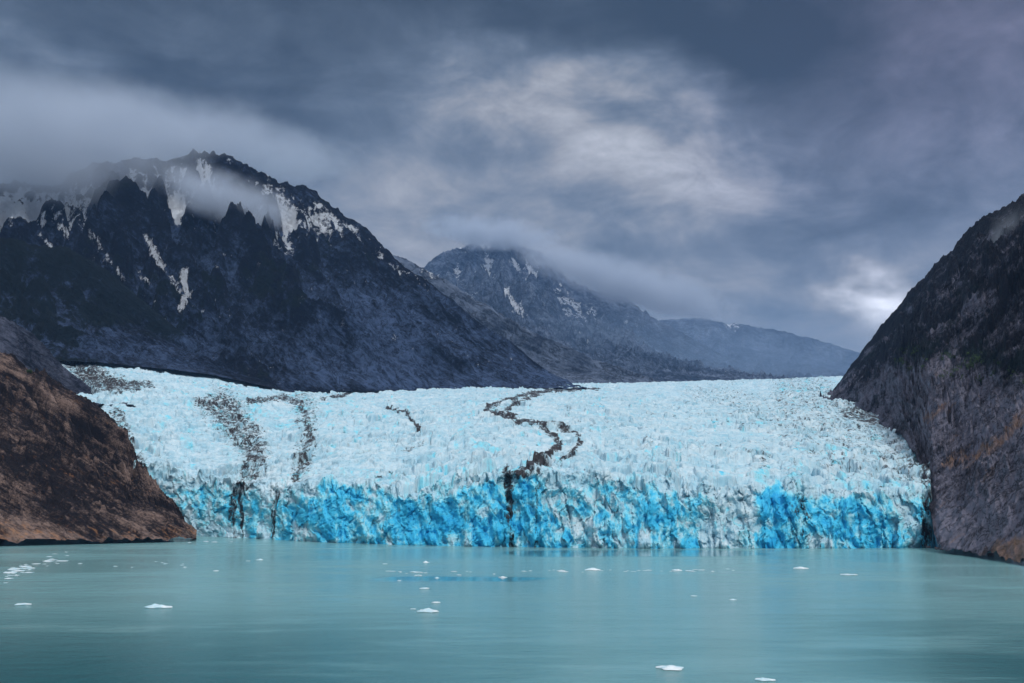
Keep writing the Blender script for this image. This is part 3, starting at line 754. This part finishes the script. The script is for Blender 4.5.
# ------------------------------------------------------------------ boulder and scrub
bmk = bmesh.new(); bmesh.ops.create_icosphere(bmk, subdivisions=4, radius=1)
from mathutils import noise as mn
for v in bmk.verts:
    p = v.co.copy()
    k = 1 + 0.30 * mn.noise(p * 1.3 + Vector((3, 1, 0))) + 0.12 * mn.noise(p * 3.7)
    v.co = Vector((p.x * k, p.y * k * .8, max(p.z * k * .8, -0.4)))
mb = bpy.data.meshes.new('boulder'); bmk.to_mesh(mb); bmk.free()
grey_b, g = material('pale boulder rock'); co = g.obj()
nn = g.noise(co, 2.2, 7, 0.65)
surface(g, g.mix(nn, (0.06, 0.06, 0.07), (0.30, 0.29, 0.31)), 0.9, g.bump(nn, 0.25), 0.2)
bo = link('boulder', mb, grey_b)
x, y, r = water_pt(-2, 541); bo.location = (x, y - 6, 1.0); bo.scale = (8, 8, 9)
tag(bo, 'pale grey boulder at the foot of the brown headland by the water', 'boulder')

rs4 = random.Random(21)
for i in range(18):
    px = rs4.uniform(926, 1022); py = interp(px, [(926, 548.3), (934, 549), (960, 551.5), (1000, 556.5), (1024, 559.5)]) + rs4.uniform(-.6, .5)
    x, y, r = water_pt(px, py); k = rs4.uniform(0.8, 2.6)
    b2 = bpy.data.objects.new('shore_boulder', mb); C.objects.link(b2); b2.location = (x, y + 1, k * 0.1); b2.scale = (k, k, k * .8); b2.rotation_euler = (rs4.uniform(-.4, .4), rs4.uniform(-.4, .4), rs4.uniform(0, 6.28))
    tag(b2, 'small grey boulder at the water edge below the dark cliff mountain', 'boulder', 'boulders along the scree shore')
leafm, g = material('scrub leaves')
nn = g.noise(g.obj(), 0.5, 4)
surface(g, g.mix(nn, (0.012, 0.032, 0.012), (0.045, 0.085, 0.030)), 0.8, None, 0.2)
woodm, g = material('scrub wood')
surface(g, g.mix(g.noise(g.obj(), 3, 4), (0.03, 0.022, 0.016), (0.08, 0.06, 0.045)), 0.9)
def leaf_cloud(bm, c, rad, n, rng, size):
    for _ in range(n):
        d = Vector((rng.gauss(0, 1), rng.gauss(0, 1), rng.gauss(0, .8)))
        d.normalize(); p = c + d * rad * rng.uniform(.35, 1.0)
        a = Vector((rng.gauss(0, 1), rng.gauss(0, 1), rng.gauss(0, 1))).normalized(); b_ = a.orthogonal().normalized()
        sz = size * rng.uniform(.6, 1.3)
        bm.faces.new([bm.verts.new(p + a * sz), bm.verts.new(p + b_ * sz * .6), bm.verts.new(p - a * sz), bm.verts.new(p - b_ * sz * .6)])
def ground_at(P, px, py):
    ix, iy = project(P); vis = (ix - px) ** 2 + (iy - py) ** 2
    rr = P[..., 1]; k = np.argmin(vis + 0.0001 * rr)
    return Vector(P.reshape(-1, 3)[k])
rng = random.Random(3)
def shrub(px, py, hgt, label):
    p = ground_at(Phead, px, py)
    e = bpy.data.objects.new('shrub', None); C.objects.link(e); e.location = p
    bm = bmesh.new()
    for _ in range(7):
        leaf_cloud(bm, Vector((rng.uniform(-.35, .35), rng.uniform(-.35, .35), rng.uniform(.35, .85))) * hgt, hgt * .28, 90, rng, hgt * .06)
    me = bpy.data.meshes.new('foliage'); bm.to_mesh(me); bm.free(); link('foliage', me, leafm, e)
    bm = bmesh.new(); bmesh.ops.create_cone(bm, cap_ends=True, segments=8, radius1=hgt * .05, radius2=hgt * .015, depth=hgt * .8)
    bmesh.ops.translate(bm, verts=bm.verts, vec=(0, 0, hgt * .35))
    me = bpy.data.meshes.new('stem'); bm.to_mesh(me); bm.free(); link('stem', me, woodm, e)
    tag(e, label, 'shrub')
shrub(33, 384, 11, 'dark green shrub, the larger of two growing on the brown headland')
shrub(29, 374, 7, 'dark green shrub, the smaller and higher of two growing on the brown headland')
# scrub belt on the right mountain: nobody could count it
bm = bmesh.new()
pix, piy = project(Pright)
cand = np.argwhere((pix > 895) & (pix < 1060) & (np.abs(piy - (358 + (pix - 900) * 0.12)) < 14) & (Pright[..., 1] > 900))
rs2 = np.random.RandomState(4)
pick = cand[rs2.choice(len(cand), 900)]
dens = fbm(pix[pick[:, 0], pick[:, 1]] / 22, piy[pick[:, 0], pick[:, 1]] / 12, 0, 3, seed=77)
for (i, j), dn in zip(pick, dens):
    if dn < 0.02: continue
    leaf_cloud(bm, Vector(Pright[i, j]) + Vector((0, 0, 1.2)), 3.2, 26, rng, 0.9)
me = bpy.data.meshes.new('undergrowth'); bm.to_mesh(me); bm.free()
tag(link('undergrowth', me, leafm), 'dark green scrub along the ledge of the right mountain', 'undergrowth', kind='stuff')

# ------------------------------------------------------------------ air: haze and summit mist
hz, g = material('haze air')
pv = g.new('ShaderNodeVolumePrincipled'); pv.inputs['Color'].default_value = (0.30, 0.55, 1.0, 1); pv.inputs['Density'].default_value = 2.0e-5
pv.inputs['Anisotropy'].default_value = 0.0
o = g.new('ShaderNodeOutputMaterial'); g.nt.links.new(pv.outputs[0], o.inputs['Volume'])
bm = bmesh.new(); bmesh.ops.create_cube(bm, size=1)
for v in bm.verts:
    v.co = Vector((v.co.x * 28000, 13000 + v.co.y * 29000, -2 + (v.co.z + .5) * 4300))
me = bpy.data.meshes.new('haze'); bm.to_mesh(me); bm.free()
tag(link('haze', me, hz), 'thin blue haze over the whole fjord', 'haze', kind='stuff')

def mist(px, py, r, size, dens, seed, label, thr=0.0, tilt=0.0, nscale=1.6, tint=(0.78, 0.87, 1)):
    m, g = material('cloud mist')
    co = g.obj()
    ln = g.new('ShaderNodeVectorMath', operation='LENGTH'); g.put(ln.inputs[0], co)
    fall = g.sub(1.0, g.m('POWER', ln.outputs['Value'], 2.0))
    n = g.noise(g.mapping(co, scale=(size[0] / size[2] * .8, 1, 1), loc=(seed, seed * .7, 0)), nscale, 5, 0.6, 0.3)
    d = g.step(0.10 + thr, 0.85 + thr, g.add(g.mul(fall, 0.85), g.mul(g.sub(n, 0.5), 1.5)))
    zz_ = g.new('ShaderNodeSeparateXYZ'); g.put(zz_.inputs[0], co)
    d = g.mul(g.mul(g.mul(d, g.step(0.0, 0.45, fall)), g.step(0.85, -0.35, zz_.outputs[2])), dens)
    pv = g.new('ShaderNodeVolumePrincipled'); pv.inputs['Color'].default_value = (*tint, 1); g.put(pv.inputs['Density'], d)
    pv.inputs['Anisotropy'].default_value = 0.2
    o = g.new('ShaderNodeOutputMaterial'); g.nt.links.new(pv.outputs[0], o.inputs['Volume'])
    bm = bmesh.new(); bmesh.ops.create_icosphere(bm, subdivisions=3, radius=1.0)
    me = bpy.data.meshes.new('mist'); bm.to_mesh(me); bm.free()
    ob = link('mist', me, m)
    a, te = ray(px, py)
    ob.location = (float(r * np.sin(a)), float(r * np.cos(a)), float(CAMZ + r * te)); ob.scale = size; ob.rotation_euler = (0, tilt, float(-a))
    return tag(ob, label, 'mist', kind='stuff')
mist(-10, 128, 3700, (820, 420, 280), 0.0080, 1, 'cloud bank covering the snowy summit at the left', 0.0, 0.05, 1.2)
mist(228, 196, 3400, (255, 130, 110), 0.022, 4, 'pale cloud puff lying against the snowy mountain', tilt=0.3)
mist(190, 132, 3850, (680, 300, 190), 0.0075, 9, 'thin cloud veil above the snowy mountain crest', 0.0, 0.12, 1.2)
mist(492, 232, 12300, (1000, 600, 250), 0.0062, 13, 'cloud cap on the distant middle mountain', 0.05, 0.1, 1.5)
mist(625, 278, 12000, (1600, 700, 330), 0.0052, 17, 'low cloud between the middle mountain and the far ridge', 0.0, 0.3, 1.4)
mist(680, 366, 10400, (4000, 1800, 900), 0.00028, 25, 'thin pale mist hanging in the far valley before the ridge', -0.2, 0.0, 0.8, (0.5, 0.72, 1))
mist(1014, 236, 1900, (50, 60, 85), 0.010, 21, 'small wisp of mist against the right mountain', 0.05)

# ------------------------------------------------------------------ sky and sun
SUN_EL, SUN_AZ = math.radians(40), math.radians(160)        # behind the ship, to the right
wd = bpy.data.worlds.new('World'); SC.world = wd; wd.use_nodes = True
g = Nodes(wd.node_tree)
D = g.new('ShaderNodeTexCoord').outputs['Generated']
xyz = g.new('ShaderNodeSeparateXYZ'); g.put(xyz.inputs[0], D)
U = g.m('ARCTAN2', xyz.outputs[0], xyz.outputs[1]); E = g.m('ARCSINE', xyz.outputs[2])
cmb = g.new('ShaderNodeCombineXYZ'); g.put(cmb.inputs[0], U); g.put(cmb.inputs[1], E)
uv = cmb.outputs[0]
# clouds drift: warp the bearings and heights
w1 = g.sub(g.noise(g.mapping(uv, scale=(1, 1.8, 1), rot=(0, 0, 0.35)), 4.5, 5, 0.55), 0.5)
w2 = g.sub(g.noise(g.mapping(uv, scale=(1, 1.8, 1), loc=(7, 3, 0)), 4.5, 5, 0.55), 0.5)
Uw = g.add(U, g.mul(w1, 0.26)); Ew = g.add(E, g.mul(w2, 0.20))
def blob(px, py, sx, sy, k, rot=0.0):
    a = math.atan((px - 512) / FPX); e = math.atan((HORIZON - py) / FPX)
    du, de = g.sub(Uw, a), g.sub(Ew, e)
    c, s_ = math.cos(rot), math.sin(rot)
    p = g.add(g.mul(du, c / (sx / FPX)), g.mul(de, s_ / (sx / FPX)))
    q = g.add(g.mul(du, -s_ / (sy / FPX)), g.mul(de, c / (sy / FPX)))
    return g.mul(g.m('EXPONENT', g.mul(g.add(g.mul(p, p), g.mul(q, q)), -1.0)), k)
lum = g.lin(0.10, 0.45, 0.310, 0.048, E)
lum = g.add(lum, g.mul(g.step(0.50, 1.05, E), 1.35))                       # overhead sky, out of view, brightened to light the ice
blobs = [(545, 98, 95, 40, .20, -0.5), (600, 135, 130, 34, .10, -.3), (705, 150, 85, 30, .15, -.4), (430, 190, 170, 60, .08, 0), (870, 320, 52, 20, .62, 0.1), (600, 300, 300, 60, .02, 0),
         (30, 62, 110, 20, .06, 0), (955, 110, 100, 60, .05, -.3), (100, 105, 130, 36, -.05, 0), (790, 60, 190, 45, -.06, -.25), (900, 235, 120, 40, -.06, 0), (270, 100, 130, 26, -.04, -.25), (660, 235, 160, 30, -.04, -.1)]
for b_ in blobs: lum = g.add(lum, blob(*b_[:4], b_[4] * 1.3, b_[5]))
tex = g.noise(g.mapping(uv, scale=(1, 2.2, 1), rot=(0, 0, 0.3)), 6, 9, 0.60, 0.5)
tex2 = g.noise(g.mapping(uv, scale=(1, 1.5, 1), rot=(0, 0, 0.45), loc=(2, 5, 0)), 17, 8, 0.62, 0.8)
lum = g.mul(lum, g.mul(g.lin(0.25, 0.75, 0.34, 1.66, tex), g.lin(0.25, 0.75, 0.74, 1.26, tex2)))
lum = g.m('MAXIMUM', lum, 0.03)
pur = g.m('MAXIMUM', g.step(0.10, 0.40, U), 0.0)
tint = g.mix(g.step(0.10, 0.40, lum), (0.80, 1.0, 1.31), (0.98, 1.0, 1.08))
tint = g.mix(g.mul(pur, g.mul(g.step(0.15, 0.4, E), g.step(0.75, 0.5, E))), tint, (1.0, 0.95, 1.36))
tint = g.mix(g.step(0.5, 1.0, E), tint, (1.0, 1.0, 1.04))
cc = g.new('ShaderNodeVectorMath', operation='SCALE'); g.put(cc.inputs[0], tint); g.put(cc.inputs['Scale'], lum)
sky = g.new('ShaderNodeTexSky', sky_type='NISHITA', sun_disc=False)
sky.sun_elevation = SUN_EL; sky.sun_rotation = SUN_AZ
bg1 = g.new('ShaderNodeBackground'); g.put(bg1.inputs[0], sky.outputs[0]); bg1.inputs[1].default_value = 0.08
bg2 = g.new('ShaderNodeBackground'); g.put(bg2.inputs[0], cc.outputs[0]); bg2.inputs[1].default_value = 0.76
mx = g.new('ShaderNodeMixShader'); mx.inputs[0].default_value = 0.94
g.nt.links.new(bg1.outputs[0], mx.inputs[1]); g.nt.links.new(bg2.outputs[0], mx.inputs[2])
wo = g.new('ShaderNodeOutputWorld'); g.nt.links.new(mx.outputs[0], wo.inputs[0])

sl = bpy.data.lights.new('sun', 'SUN'); sl.energy = 1.5; sl.angle = math.radians(10); sl.color = (1, 0.96, 0.9)
so = bpy.data.objects.new('sun', sl); C.objects.link(so)
sd = Vector((math.sin(SUN_AZ) * math.cos(SUN_EL), math.cos(SUN_AZ) * math.cos(SUN_EL), math.sin(SUN_EL)))
so.rotation_euler = (-sd).to_track_quat('-Z', 'Y').to_euler()

# ------------------------------------------------------------------ camera and render settings
cam = bpy.data.cameras.new('camera'); co_ = bpy.data.objects.new('camera', cam); C.objects.link(co_)
co_.location = (0, 0, CAMZ); co_.rotation_euler = (math.pi / 2 + PITCH, 0, 0)
cam.sensor_width = 36; cam.lens = FPX / W * 36; cam.clip_start = 1; cam.clip_end = 60000
SC.camera = co_
vs = SC.view_settings
vs.view_transform = 'Standard'; vs.look = 'None'; vs.exposure = 0.4; vs.gamma = 1
SC.render.engine = 'CYCLES'
cy = SC.cycles
cy.use_denoising = True
cy.max_bounces = 8; cy.diffuse_bounces = 5; cy.glossy_bounces = 2; cy.transmission_bounces = 0; cy.volume_bounces = 2; cy.transparent_max_bounces = 8
cy.volume_max_steps = 128; cy.volume_step_rate = 1.5
